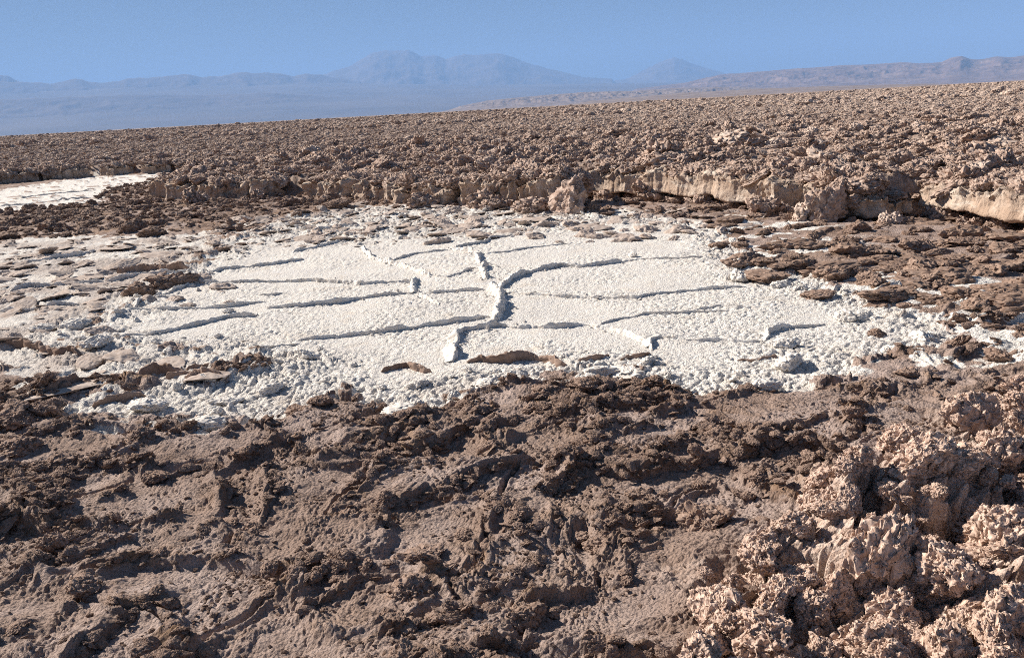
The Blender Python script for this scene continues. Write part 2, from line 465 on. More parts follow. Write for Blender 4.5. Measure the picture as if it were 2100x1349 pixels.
# --- brown crust: tilted plates with raised, crumbling rims
ck = low & (pan_m < 0.45)
cwx = on(ck, lambda x, y: 0.20 * fbm2(x * 1.6, y * 1.6, 3, 61)); cwy = on(ck, lambda x, y: 0.20 * fbm2(x * 1.6, y * 1.6, 3, 62))
CS = 0.44
x_, y_ = X[ck] + cwx[ck], Y[ck] + cwy[ck]
F1, F2, CID, OX, OY = worley2(x_ / (CS * 1.25) + 3.3, y_ / CS, 63)
ea = (F2 - F1) * CS * 0.5
ca = (CID & 255).astype(np.float32) / 255; cb = ((CID >> 8) & 255).astype(np.float32) / 255; cc = ((CID >> 16) & 255).astype(np.float32) / 255
n_big = fbm2(x_ * 1.4, y_ * 1.4, 4, 64); n_mid = fbm2(x_ * 5.5, y_ * 5.5, 5, 65, 0.55); n_fin = fbm2(x_ * 22, y_ * 22, 4, 66, 0.6)
G1, G2, GID, _, _ = worley2(x_ / 0.24 + n_mid * 0.5, y_ / 0.19, 67)
rim_amt = sstep(-0.25, 0.35, fbm2(x_ * 1.9, y_ * 1.9, 3, 68))
inn = sstep(0.0, 0.05, ea)
rimw = np.exp(-(ea / 0.026) ** 2); crumb = np.exp(-(ea / 0.055) ** 2)
K1 = worley2(x_ / 0.058 + n_mid * .4, y_ / 0.052, 77)[0]; kb = np.clip(1 - 1.7 * K1 * K1, 0, 1)
K2 = worley2(x_ / 0.026 + n_fin * .3, y_ / 0.026, 70)[0]; kc = np.clip(1 - 1.8 * K2 * K2, 0, 1)
K3 = worley2(x_ / 0.0145, y_ / 0.0145, 74)[0]; kd = np.clip(1 - 1.8 * K3 * K3, 0, 1)
zc = 0.035 * n_big + ((ca - 0.5) * 0.035 + (cb - 0.45) * 0.06 * OX * CS * 1.6 + (cc - 0.30) * 0.08 * OY * CS * 1.6) * inn
zc += rimw * 0.048 * rim_amt
# plates pushed up over their neighbours: long gentle backs, steep broken fronts
us = (x_ * 0.42 - y_ * 0.9) / 0.70 + 1.0 * fbm2(x_ * .8, y_ * .8, 3, 71, .5) + .035 * n_mid
sf_ = us - np.floor(us)
sh_ = np.where(sf_ < .90, (sf_ / .90) ** 3.0, (1 - sf_) / .10)
sa_ = 0.055 * sstep(-.05, .30, fbm2(x_ * 1.2 + 4, y_ * 1.2, 3, 72))
cw = np.exp(-((1 - sf_) / .10) ** 2) * sa_ / .055
zc += sa_ * sh_ - .2 * sa_
ut = (x_ * 0.75 - y_ * 0.55) / 0.33 + 1.3 * fbm2(x_ * 1.5 + 2, y_ * 1.5, 3, 75, .5) + .05 * n_mid
tf_ = ut - np.floor(ut)
ta_ = sstep(.0, .30, fbm2(x_ * 1.7 + 14, y_ * 1.7, 3, 76))
zc += 0.030 * ta_ * np.where(tf_ < .86, (tf_ / .86) ** 3.0, (1 - tf_) / .14)
cw = np.maximum(cw, np.exp(-((1 - tf_) / .14) ** 2) * ta_)
speck = sstep(.10, .42, fbm2(x_ * 3.3 + 3, y_ * 3.3, 3, 79))
lipv = 0.22 * sa_ * sh_ * (sf_ > .5)
mound = sstep(0.20, 0.48, fbm2(x_ * 1.15 + 7, y_ * 1.15, 4, 69) + 0.14 * sstep(0.5, -2.5, x_) * sstep(3.2, 4.4, y_))
rough = np.clip(crumb * sstep(-.3, .3, n_mid) * (.35 + .65 * rim_amt) + cw + mound + .22 * speck, 0, 1)
zc += mound * (0.030 * np.clip(1 - G1 * G1 * 1.7, 0, 1) + 0.012 * np.maximum(n_mid, -.2))
zc += rough * (0.011 * kb * sstep(-.35, .2, n_mid) + 0.007 * kc + 0.004 * n_fin)
zc += (0.25 + 0.75 * sstep(-.3, .2, n_mid)) * (0.0085 * kc + 0.0075 * kd) + 0.005 * n_mid + 0.003 * n_fin
zc -= 0.06 * np.exp(-(ea / 0.012) ** 2) * sstep(-.05, .25, fbm2(x_ * 2.3 + 9, y_ * 2.3, 2, 73))
zcr = np.zeros(N, np.float32); zcr[ck] = zc + 0.045
rim = np.zeros(N, np.float32); rim[ck] = rough
cell = np.zeros(N, np.int64); cell[ck] = CID.astype(np.int64)
ovx = np.zeros(N, np.float32); ovx[ck] = 0.10 * np.maximum(zc, 0) * rough + lipv
Z += pan_k * zp + (1 - pan_k) * zcr * (1 - 0.45 * sstep(5.5, 9, RR))
Z += dark_in * 0.045 * np.where(pk, 1, 0)
DX += (1 - pan_k) * ovx; DY -= (1 - pan_k) * ovx * 0.7
# --- spiny crust
sk = low & (s_spiny > -0.3)
x_, y_ = X[sk], Y[sk]
n_s = fbm2(x_ * 2.1, y_ * 2.1, 4, 81); n_s2 = fbm2(x_ * 7, y_ * 7, 4, 82, .55)
H1, H2, HID, hx, hy = worley2(x_ / 0.36 + .5 * n_s, y_ / 0.34 + .4 * n_s2, 83)
ha = (HID & 255).astype(np.float32) / 255; hb = ((HID >> 8) & 255).astype(np.float32) / 255; hc = ((HID >> 16) & 255).astype(np.float32) / 255
A1, A2, AID, ax, ay = worley2(x_ / 0.030 + 1.2 * n_s2, y_ / 0.030 + fbm2(x_ * 9, y_ * 9, 2, 84), 85)
sp1 = np.clip(1 - A1 * 1.55, 0, 1) ** 1.2 * (0.3 + 0.7 * ((AID & 255).astype(np.float32) / 255))
B1 = worley2(x_ / 0.075 + n_s2, y_ / 0.07, 86)[0]
zs = 0.06 + 0.22 * (ha - 0.35) + 0.10 * n_s + (hb - .3) * 0.30 * hx * .36 + (hc - .3) * 0.45 * hy * .34
zs += 0.05 * n_s2 - 0.15 * sstep(0.14, 0.0, (H2 - H1))
zs += 0.045 * np.clip(1 - 1.6 * B1 * B1, 0, 1) * sstep(-.2, .3, n_s2)
zs += 0.036 * sp1 * sstep(-0.5, 0.1, n_s2 + .2 * n_s)
zs += 0.05 * sstep(0.2, 1.6, s_spiny[sk])
zsf = np.zeros(N, np.float32); zsf[sk] = zs
Z = Z * (1 - spiny) + zsf * spiny
tmp = np.zeros(N, np.float32); tmp[sk] = sp1
DX += spiny * (tmp * 0.012 + 0.25 * np.maximum(zsf - .12, 0)); DY -= spiny * (tmp * 0.016 + 0.20 * np.maximum(zsf - .12, 0))
# --- rough field behind the ledge
fk = (s_field > 0.1) & (RR < 160)
x_, y_ = X[fk], Y[fk]
lod = np.clip(25.0 / RR[fk], 0.25, 1)
J1 = worley2(x_ / 0.55 + .5 * fbm2(x_ * 1.5, y_ * 1.5, 3, 91), y_ / 0.55, 92)[0]
zf = 0.16 * np.clip(1 - 1.5 * J1 * J1, 0, 1) + 0.10 * fbm2(x_ * 3.2, y_ * 3.2, 4, 93, .6) + 0.05 * fbm2(x_ * .35, y_ * .35, 2, 94)
zff = np.zeros(N, np.float32); zff[fk] = (zf - 0.08) * lod
Z = Z * (1 - dig) - 0.05 * dig
Z = Z * (1 - hi) + (Hf - 0.06 + zff) * hi
field_m = sstep(0.1, 0.5, s_field)
# lumpy talus where the crust meets the foot of the ledge
V = np.stack([X + DX, Y + DY, Z.astype(np.float64)], 1).astype(np.float32)
# normals of the whole sheet, shared by the pieces
G = V.reshape(NR, NT, 3)
gu = np.gradient(G, axis=0); gv = np.gradient(G, axis=1)
NRM = np.cross(gv, gu); NRM /= np.linalg.norm(NRM, axis=2, keepdims=True) + 1e-20
NRM = NRM.reshape(-1, 3)
ATT = dict(salt=np.clip(salt, 0, 1), dust=np.clip(dust, 0, 1), rim=rim, spiny=spiny, field=field_m)
ii = np.arange(NR * NT).reshape(NR, NT)
FQ = np.stack([ii[:-1, :-1], ii[:-1, 1:], ii[1:, 1:], ii[1:, :-1]], -1).reshape(-1, 4)
fc = FQ[:, 0]
region = np.where(s_field[fc] > 0.25, 3, np.where(spiny[fc] > 0.5, 2, np.where((pan_m[fc] > 0.0), np.where(s_pan2[fc] > 0, 4, 0), 1)))

region_v = np.where(s_field > 0.25, 3, np.where(spiny > 0.5, 2, np.where((pan_m > 0.0), np.where(s_pan2 > 0, 4, 0), 1)))

def ground_piece(name, sel, parent=None):
    F = FQ[sel]; used, inv = np.unique(F, return_inverse=True)
    F = inv.reshape(F.shape)
    return obj(name, mesh_np(name, V[used], F[:, ::-1] if False else F, M_GROUND, {a: v[used] for a, v in ATT.items()}, True, NRM[used]), parent)

pan_o = tag(ground_piece('salt_pan', region == 0), 'white pan of puffy salt crossed by raised ridges', 'salt pan', kind='structure')
pan2_o = tag(ground_piece('salt_pan', region == 4), 'narrow strip of white salt in front of the far left ledge', 'salt pan', kind='structure')
fld_o = tag(ground_piece('salt_field', region == 3), 'wide flat of rough brown salt crust reaching to the mountains', 'salt flat', kind='structure')
spn_o = tag(ground_piece('spiny_crust', region == 2), 'pale pink spiny salt crust beside the brown mud crust', 'crust', kind='structure')
# brown crust: the large near plates are pieces of their own
cm = region == 1
ids = cell[fc]
rc = RR[fc]
vals, counts = np.unique(ids[cm & (rc < 5.5)], return_counts=True)
big = vals[counts > 900]
is_plate = cm & (rc < 7) & np.isin(ids, big)
crust_o = tag(ground_piece('brown_crust', cm & ~is_plate), 'brown lumpy salt and mud crust around the white pan', 'crust', kind='structure')
for b_ in big:
    ground_piece('crust_plate', is_plate & (ids == b_), crust_o)

def ground_z(x, y):
    """height of the sheet at points, by nearest grid vertex"""
    r = np.hypot(x, y); t = np.arctan2(x, y)
    j = np.clip(np.round((t - th[0]) / (th[1] - th[0])).astype(int), 0, NT - 1)
    i = np.clip(np.searchsorted(rr, r), 0, NR - 1)
    return Z[i * NT + j]
def ground_val(A, x, y):
    r = np.hypot(x, y); t = np.arctan2(x, y)
    j = np.clip(np.round((t - th[0]) / (th[1] - th[0])).astype(int), 0, NT - 1)
    i = np.clip(np.searchsorted(rr, r), 0, NR - 1)
    return A[i * NT + j]

# ------------------------------------------------------------------ mountains
def mountain(name, sky_pts, D, depth, mat, label, cat='mountain', nz=0.10, nx=420, ny=60, seed=1, noise_km=3.0, base=0.0, front=0.75, power=1.25):
    pts = np.array(sky_pts, float)
    az, el = [], []
    for px, py in pts:
        d = ray(px, py); az.append(math.atan2(d[0], d[1])); el.append(d[2] / math.hypot(d[0], d[1]))
    A = np.linspace(az[0], az[-1], nx)
    E = np.interp(A, az, el)
    ker = np.hanning(7); ker /= ker.sum()
    E = np.convolve(np.pad(E, 3, 'edge'), ker, 'valid')
    Hh = np.maximum(E * D + CAM_H, 0.0)
    v = np.linspace(0, 1, ny)                # 0 = foot towards us, crest at `front`, 1 = foot behind
    sh = np.where(v < front, (v / front) ** power, ((1 - v) / (1 - front)) ** 1.1)
    dist = D + (v - front) * depth
    AA, DD = np.meshgrid(A, dist)
    xx = DD * np.sin(AA); yy = DD * np.cos(AA)
    n = ridged2(xx / (noise_km * 1000), yy / (noise_km * 1000), 6, seed, .55) - 0.9
    body = np.outer(sh, np.ones(nx))
    flank = np.clip(np.sin(np.clip(body, 0, 1) * math.pi), 0, 1)
    taper = np.clip(np.minimum(np.arange(nx), np.arange(nx)[::-1]) / (0.06 * nx), 0, 1)[None, :]
    crest = Hh[None, :] * (1 + 0.012 * fbm2(xx / 700, yy / 700, 3, seed + 5) * 2)
    zz = crest * body + nz * Hh[None, :] * n * flank * (0.25 + 0.75 * body)
    zz = np.maximum(zz, 0) * (0.15 + 0.85 * taper) + base - 6.0
    Vm = np.stack([xx, yy, zz], -1).reshape(-1, 3)
    idx = np.arange(ny * nx).reshape(ny, nx)
    Fm = np.stack([idx[:-1, :-1], idx[:-1, 1:], idx[1:, 1:], idx[1:, :-1]], -1).reshape(-1, 4)
    return tag(obj(name, mesh_np(name, Vm, Fm, mat)), label, cat, kind='structure')

M_H1 = hill_material('volcano_rock', (0.13, 0.095, 0.08), (0.20, 0.15, 0.125), 0.0007)
M_H2 = hill_material('fan_gravel', (0.125, 0.10, 0.09), (0.19, 0.15, 0.13), 0.00025)
M_H3 = hill_material('ridge_rock', (0.19, 0.12, 0.095), (0.31, 0.21, 0.165), 0.0012)
M_H4 = hill_material('pale_clay', (0.24, 0.17, 0.13), (0.34, 0.26, 0.21), 0.004)
mountain('volcano_massif', [(560, 175), (612, 160), (650, 158), (690, 143), (712, 137), (730, 128), (758, 112), (775, 106), (795, 103), (820, 104),
         (836, 101), (850, 108), (868, 116), (892, 113), (905, 117), (914, 121), (935, 113), (965, 112), (985, 111), (1022, 109), (1035, 111),
         (1062, 121), (1090, 132), (1130, 141), (1170, 152), (1200, 158), (1260, 162), (1300, 172)], 72000, 26000, M_H1,
         'broad hazy blue volcano massif with two summits behind the plain', seed=3, noise_km=4.5)
mountain('volcano_cone', [(1230, 172), (1290, 160), (1320, 144), (1345, 131), (1365, 124), (1383, 117), (1398, 121), (1420, 130), (1445, 139), (1480, 148), (1530, 160), (1570, 170)],
         80000, 22000, M_H1, 'faint pale volcano cone standing alone right of the massif', seed=4, noise_km=5)
mountain('mountain_ridge', [(-420, 150), (-200, 160), (60, 168), (110, 171), (155, 160), (180, 167), (205, 170), (245, 166), (258, 161), (330, 157), (385, 151), (410, 158),
         (450, 156), (490, 147), (520, 150), (570, 149), (600, 157), (628, 150), (655, 153), (720, 165), (800, 172)], 58000, 16000, M_H1,
         'low hazy blue mountain ridge left of the massif', seed=5, noise_km=3)
mountain('dark_hill', [(-560, 170), (-300, 120), (-120, 140), (0, 153), (18, 156), (40, 167), (70, 178), (110, 190), (150, 196)], 62000, 12000, M_H1,
         'darker blue hill sloping down at the far left', seed=6, noise_km=2)
mountain('desert_ridge', [(1240, 190), (1400, 170), (1475, 153), (1560, 146), (1640, 140), (1720, 134), (1800, 131), (1850, 127), (1885, 129), (1930, 128), (1952, 118),
         (1972, 114), (1992, 121), (2010, 122), (2045, 115), (2075, 117), (2100, 114), (2250, 100), (2600, 90)], 36000, 12000, M_H3,
         'long purple brown eroded desert ridge at the right', seed=7, noise_km=1.6, nz=0.22, ny=90, nx=600)
mountain('gravel_fan', [(-700, 200), (-200, 196), (0, 192), (300, 178), (640, 170), (1000, 174), (1200, 172), (1500, 168), (1800, 172)], 56000, 24000, M_H2,
         'pale gravel plain rising to the feet of the volcanoes', 'plain', seed=8, nz=0.012, noise_km=4, front=.92, power=1.0)
mountain('low_hills', [(-600, 236), (-200, 214), (0, 204), (120, 199), (300, 194), (420, 195), (560, 190), (700, 200), (800, 208)], 44000, 9000, M_H1,
         'low blue band of hills crossing the gravel plain', 'hills', seed=9, nz=0.07, noise_km=1.5, front=.8)
mountain('clay_hills', [(900, 226), (1000, 206), (1080, 198), (1190, 189), (1300, 186), (1380, 181), (1480, 178), (1560, 180), (1640, 178)], 22000, 5000, M_H4,
         'low brown clay hills at the edge of the salt flat', 'hills', seed=10, nz=0.35, noise_km=.5, front=.7)
mountain('pale_rise', [(1150, 212), (1400, 190), (1550, 182), (1700, 176), (1900, 171), (2000, 172), (2100, 172), (2400, 160)], 14000, 4500, M_H4,
         'pale tan rise of ground along the edge of the salt flat', 'rise', seed=11, nz=0.15, noise_km=.6, front=.8)


# ------------------------------------------------------------------ ridges and lifted edges on the pan
def resample(P, step):
    P = np.asarray(P, float); d = np.r_[0, np.cumsum(np.linalg.norm(np.diff(P, axis=0), axis=1))]
    n = max(8, int(d[-1] / step)); t = np.linspace(0, d[-1], n)
    Q = np.stack([np.interp(t, d, P[:, 0]), np.interp(t, d, P[:, 1])], 1)
    k = max(3, min(9, n // 4) | 1); ker = np.hanning(k + 2)[1:-1]; ker /= ker.sum()
    for c in (0, 1):
        Q[:, c] = np.convolve(np.pad(Q[:, c], k // 2, 'reflect', reflect_type='odd'), ker, 'valid')
    return Q, t

PROF_STEP = np.array([(-.30, -.5), (-.26, 0), (-.30, .35), (-.28, .75), (-.16, 1.0), (.08, .96), (.4, .72), (.9, .38), (1.5, .12), (2.0, -.35)])
PROF_SYM = np.array([(-.95, -.4), (-.62, .12), (-.42, .55), (-.22, .92), (0, 1.0), (.2, .95), (.42, .6), (.65, .15), (.95, -.4)])
PROF_LIP = np.array([(-.45, -.5), (-.30, .2), (-.34, .75), (-.25, 1.0), (.0, .98), (.25, .72), (.55, .3), (.9, -.4)])

def sweep(name, P, h, prof, mat, seed, step=0.012, npf=18, wig=0.03, rough=0.3, wid=1.7, base=0.0, zfn=None):
    Q, t = resample(P, step)
    T = np.gradient(Q, axis=0); T /= np.linalg.norm(T, axis=1, keepdims=True) + 1e-9
    Nn = np.stack([-T[:, 1], T[:, 0]], 1)
    Q = Q + Nn * (wig * fbm2(t * 5 + seed * 3.7, t * 0 + seed, 4, seed))[:, None]
    dl = np.r_[0, np.cumsum(np.linalg.norm(np.diff(prof, axis=0), axis=1))]; tt = np.linspace(0, dl[-1], npf)
    pf = np.stack([np.interp(tt, dl, prof[:, 0]), np.interp(tt, dl, prof[:, 1])], 1)
    n = len(Q)
    ends = np.clip(np.minimum(t, t[-1] - t) / 0.10, 0, 1) ** 0.6
    hh = h * np.clip(0.85 + 0.9 * fbm2(t * 3.0 + 9.1 * seed, t * 0 + 2.2, 4, seed + 3, .6), .5, 1.35) * (0.15 + 0.85 * ends)
    gz = ground_z(Q[:, 0], Q[:, 1]) if zfn is None else zfn(Q[:, 0], Q[:, 1])
    gz = np.convolve(np.pad(gz, 4, 'edge'), np.ones(9) / 9, 'valid')
    off = pf[None, :, 0] * (h * wid) * (0.35 + 0.65 * ends[:, None])
    P3 = np.zeros((n, npf, 3))
    P3[..., :2] = Q[:, None, :] + Nn[:, None, :] * off[..., None]
    P3[..., 2] = gz[:, None] + base + pf[None, :, 1] * hh[:, None]
    W = P3.reshape(-1, 3)
    dsp = np.stack([perlin3(W / (h * .9) + 7.7 * k, seed + k) * .9 + perlin3(W / (h * .32) + 3.1 * k, seed + 9 + k) * .5 + perlin3(W / (h * .16) + 3.1 * k, seed + 19 + k) * .45 for k in range(3)], 1)
    W = W + dsp * h * rough
    ii_ = np.arange(n * npf).reshape(n, npf)
    F = np.stack([ii_[:-1, :-1], ii_[1:, :-1], ii_[1:, 1:], ii_[:-1, 1:]], -1).reshape(-1, 4)
    return mesh_np(name, W, F, mat)

for i, (pts, h, sym) in enumerate(RIDGES):
    P = poly(pts)
    me = sweep('salt_ridge', P, h * (.66 if sym else .64), PROF_SYM if sym else PROF_STEP, M_WHITE, 100 + i, wid=.8 if sym else .85, rough=.40 if sym else .28, npf=22)
    far = pts[0][1] < 440
    obj('salt_ridge', me, pan2_o if far else pan_o)
for i, (pts, h) in enumerate(LIPS):
    P = poly(pts)
    obj('lifted_crust_edge', sweep('lifted_crust_edge', P, h * 0.8, PROF_LIP, M_CLOD, 300 + i, rough=.35, wid=.8, wig=.04), pan_o)['label'] = 'brown lifted edge of crust poking out of the white salt'

# ------------------------------------------------------------------ chunks, slabs and lumps
def ico(sub):
    bm = bmesh.new(); bmesh.ops.create_icosphere(bm, subdivisions=sub, radius=1.0)
    bm.verts.ensure_lookup_table()
    P = np.array([v.co[:] for v in bm.verts]); F = np.array([[v.index for v in f.verts] for f in bm.faces]); bm.free()
    return P, F
ICO = {k: ico(k) for k in (4, 5, 6, 7)}

def chunk(name, sub, seed, mat, nplanes=9, rough=0.16, fine=0.05, spike=0.0, spike_s=9.0, flat=1.0, ridge=0.0, soft=14.0):
    """broken lump: planes cut out of a ball, then worn and roughened; radius about 1, resting at z = 0"""
    P, F = ICO[sub]
    g = np.random.default_rng(seed)
    nn = g.normal(size=(nplanes, 3)); nn /= np.linalg.norm(nn, axis=1, keepdims=True)
    dd = g.uniform(0.55, 1.0, nplanes)
    q = np.maximum(P @ nn.T, 1e-3) / dd
    rad = 1.0 / (np.sum(q ** soft, axis=1) ** (1 / soft) + 1e-6)
    rad = np.minimum(rad, 1.35)
    B = P * rad[:, None] * np.array([1, 1, flat])
    n1 = fbm3(B * 2.2 + seed, 4, seed, .55)
    n2 = fbm3(B * 6 + seed, 5 if sub > 5 else 3, seed + 5, .68)
    rdg = (1 - np.abs(perlin3(B * 3.1 + 2 * seed, seed + 8)) * 2.2)
    B = B + P * (rough * n1 + fine * n2 + ridge * rdg)[:, None] * np.array([1, 1, max(flat, .5)])
    warp = np.stack([fbm3(B * 2.6 + 5 * k + seed, 3, seed + 40 + k) for k in range(3)], 1)
    B = B + warp * rough * 1.1
    if spike > 0:
        w3 = worley3(B * spike_s, seed + 3)
        sp = np.clip(1 - w3 * 1.7, 0, 1) ** 1.1 * (.4 + .6 * np.clip(P[:, 2] + .7, 0, 1))
        w4 = worley3(B * spike_s * .42, seed + 4)
        d = P + np.array([.15, -.1, .75]); d /= np.linalg.norm(d, axis=1, keepdims=True)
        B = B + d * (spike * sp + spike * 1.1 * np.clip(1 - w4 * 1.4, 0, 1))[:, None]
    B[:, 2] -= np.percentile(B[:, 2], 12)
    return mesh_np(name, B, F, mat)

def put(name, me, px, py, size, rz=None, z=None, sc=(1, 1, 1), tilt=(0, 0), sink=0.15, g=random):
    """place a mesh of radius 1 so that its foot stands on the ground point seen at a photograph pixel"""
    x, y = at(px, py, 0.0)
    for _ in range(6):
        zz = float(ground_z(np.array([x]), np.array([y]))[0]) if z is None else z
        x, y = at(px, py, zz)
    if z is None: zz = float(ground_z(np.array([x]), np.array([y]))[0])
    o = obj(name, me, None, (x, y, zz - sink * size * sc[2]), (tilt[0], tilt[1], g.uniform(0, 6.28) if rz is None else rz), (size * sc[0], size * sc[1], size * sc[2]))
    return o

# --- pink spiny lumps in the lower right
spm = [chunk('salt_lump', 7, 500 + i, M_SPINY, 6, .32, .09, .10, 8.0, .85, .06, soft=24) for i in range(4)]
SP = [(1800, 1190, .150, 1.25, 'tall pale pink spiny block of salt standing above the spiny crust'),
      (1990, 880, .155, .9, 'pointed pink spiny salt lump at the top of the spiny crust'),
      (1850, 925, .13, .6, 'low pink spiny salt lump leaning on the pointed lump'),
      (1880, 975, .12, .6, None), (1665, 1050, .085, .8, None), (1690, 1000, .07, .6, None), (1900, 1060, .13, .8, None), (1950, 1010, .12, .7, None),
      (1560, 1170, .085, .7, None), (1465, 1285, .095, .9, None), (1600, 1260, .09, .8, None), (1715, 1270, .10, .9, None), (1835, 1290, .105, .9, None),
      (1960, 1230, .12, .9, None), (2055, 1160, .15, .9, None), (1780, 1345, .10, .8, None), (1955, 1340, .11, .8, None), (2080, 1310, .12, .9, None),
      (1560, 1345, .10, .8, None), (1450, 1349, .08, .8, None), (2040, 985, .13, .8, None), (2085, 905, .12, .8, None), (2000, 1100, .12, .7, None), (1640, 1150, .07, .6, None),
      (1740, 1090, .06, .7, None), (1500, 1200, .06, .8, None)]
for i, (px, py, sz, hz_, lab) in enumerate(SP):
    o = put('salt_lump', spm[i % 4], px, py, sz * .72, sc=(random.uniform(.8, 1.3), random.uniform(.7, 1), hz_ * 1.1), sink=.2, tilt=(random.uniform(-.3, .3), random.uniform(-.3, .3)))
    if lab: tag(o, lab, 'salt lump')
    else: tag(o, 'small pale pink spiny lump of salt in the spiny crust', 'salt lump', 'spiny salt lumps on the pale crust')

# --- slabs broken off around the pan
slm = [chunk('salt_flake', 5, 600 + i, M_SLAB, 12, .07, .02, 0, 1, .17, soft=30) for i in range(6)]
SL = [(345, 522, .42, .30, (-.18, .10), .4, 'thick tilted salt slab with a tan front edge beside the dusty plates'),
      (125, 512, .40, .16, (.10, -.05), .2, None), (240, 512, .36, .22, (-.06, .06), .3, None), (165, 572, .34, .18, (.12, .05), 1, None),
      (325, 496, .22, .5, (.5, .2), 0, None), (500, 484, .14, 1.5, (.6, .1), 0, None), (612, 463, .16, 1.4, (.5, -.2), 0, None), (560, 476, .12, 1, (.3, .2), 0, None),
      (975, 462, .26, .9, (.45, .1), 0, None), (1090, 455, .42, .35, (.18, .12), 0, None), (1205, 470, .46, .35, (.16, .25), 0, 'flat grey salt slab leaning up towards the ledge'),
      (920, 463, .2, .6, (.3, .2), 0, None), (1260, 480, .2, .6, (.3, .2), 0, None), (1650, 548, .17, 1.6, (.4, .1), 0, None), (30, 700, .17, 2.2, (.7, .1), 0, 'upright grey slab of salt at the left rim of the pan'),
      (25, 615, .24, 1.0, (.4, .2), 0, None), (455, 600, .10, .5, (.2, 0), 0, None), (700, 490, .16, .9, (.4, 0), 0, None), (1420, 478, .2, .7, (.3, .1), 0, None),
      (1330, 470, .16, .8, (.3, -.1), 0, None), (860, 452, .18, .7, (.3, .1), 0, None), (760, 462, .2, .8, (.35, .1), 0, None), (440, 505, .15, .8, (.3, .1), 0, None),
      (90, 640, .2, .9, (.25, .2), 0, None), (260, 735, .26, .5, (.2, .1), 0, None), (420, 770, .34, .4, (.2, -.1), 0, 'grey granular slab sunk in white salt by a brown edge'),
      (150, 795, .42, .25, (.1, .1), 0, None), (330, 752, .3, .3, (.12, -.1), 0, None)]
for i, (px, py, sz, hz_, tl, rz, lab) in enumerate(SL):
    o = put('salt_flake', slm[i % 6], px, py, sz * .62, rz=rz + i, sc=(1, .8, hz_ * 1.6), tilt=(-tl[0] * .5, tl[1] * .5), sink=.05)
    if lab: tag(o, lab, 'salt slab')
    else: tag(o, 'broken flat slab of dusty grey salt crust at the rim of the pan', 'salt slab', 'broken slabs around the pan')

g4 = random.Random(21)
for k_ in range(120):
    if k_ % 4 == 3: px, py = g4.uniform(0, 470), g4.uniform(490, 690)
    else: px, py = g4.uniform(480, 1540), g4.uniform(430, 500)
    x, y = at(px, py, .02); xx, yy = np.array([x]), np.array([y])
    if float(ground_val(s_field, xx, yy)[0]) > -.05: continue
    sz = g4.choice((.06, .07, .09, .11, .14, .18)) * (1 if px > 470 else .8)
    o = put('salt_flake', g4.choice(slm), px, py, sz, sc=(1, .75, g4.uniform(.8, 2.2)), tilt=(g4.uniform(-.45, .15), g4.uniform(-.35, .2)), sink=.07, g=g4)
    tag(o, 'small broken flake of dusty salt crust %s' % ('among the dusty plates' if px < 470 else 'in the rubble strip below the ledge'), 'salt flake', 'salt flakes %s' % ('among the dusty plates' if px < 470 else 'below the ledge'))
# --- white lumps on the pan
whm = [chunk('white_salt_lump', 5, 650 + i, M_WLUMP, 7, .25, .12, .16, 6, .8) for i in range(4)]
WH = [(1610, 712, .11, .9, 'big white salt knob at the end of a ridge casting a blue shadow'), (1620, 755, .13, .9, None), (1570, 800, .10, .8, None), (1735, 655, .09, 1.3, None), (1770, 655, .08, 1.4, None), (625, 735, .10, 1.0, None), (160, 672, .15, .8, None),
      (205, 712, .14, .9, None), (1512, 575, .13, 1.3, None), (1505, 548, .10, 1.2, None), (1300, 527, .07, 1, None), (470, 640, .06, .9, None), (1290, 770, .15, .6, None), (1240, 765, .12, .6, None), (830, 850, .12, .7, None), (90, 675, .13, .6, None),
      (1600, 590, .12, .8, None), (860, 790, .09, .7, None), (1000, 790, .08, .7, None), (1890, 700, .10, .9, None), (1840, 720, .08, .9, None), (1330, 745, .08, .9, None), (420, 880, .12, .7, None), (300, 840, .14, .6, None), (460, 830, .12, .6, None), (560, 800, .10, .7, None)]
for i, (px, py, sz, hz_, lab) in enumerate(WH):
    o = put('white_salt_lump', whm[i % 4], px, py, sz * .52, sc=(1.35, 1, hz_ * .85), sink=.15)
    if lab: tag(o, lab, 'salt knob')
    else: tag(o, 'rounded white knob of salt sticking out of the pan', 'salt knob', 'white salt knobs on the pan')

# --- brown clods
clm = [chunk('crust_clod', 6, 700 + i, M_CLOD, 8, .24, .17, .09, 7, .7, .06) for i in range(5)]
clt = [chunk('crust_clod', 5, 720 + i, M_CLODT, 8, .26, .10, .08, 6, .6, .06) for i in range(5)]
CL = [(1450, 1075, .13, 1.2, 'tall dark brown clod throwing a shadow on the mud crust'), (1425, 940, .05, 1.6, None), (1750, 845, .08, 1, None), (1060, 1280, .11, 1.0, 'brown angular clod beside a long crust rim'), (840, 1225, .10, .9, None), (860, 1150, .12, .7, None),
      (110, 1130, .07, 1.4, None), (170, 1210, .08, .9, None), (330, 1150, .05, 1, None), (790, 1030, .06, 1.2, None), (620, 850, .12, .8, None), (1120, 800, .10, .7, None), (1200, 795, .10, .7, None), (1660, 950, .05, 1, None),
      (290, 905, .10, .9, None), (30, 870, .16, .9, None), (40, 920, .12, .8, None), (500, 950, .09, .8, None), (320, 980, .09, .7, None), (120, 960, .12, .7, None), (1310, 1020, .08, .9, None), (1230, 1120, .07, .8, None), (2050, 740, .12, .9, None), (1990, 560, .12, .8, None),
      (1800, 690, .07, .8, None), (1860, 770, .10, .7, None), (660, 830, .09, .8, None), (700, 800, .05, .8, None), (60, 430, .2, 1.1, 'dark upright clod standing before the narrow white strip'), (1760, 475, .16, 1.0, None), (1740, 500, .14, .8, None), (1870, 510, .2, .8, None), (1780, 580, .14, 1, None), (1980, 500, .2, .6, None)]
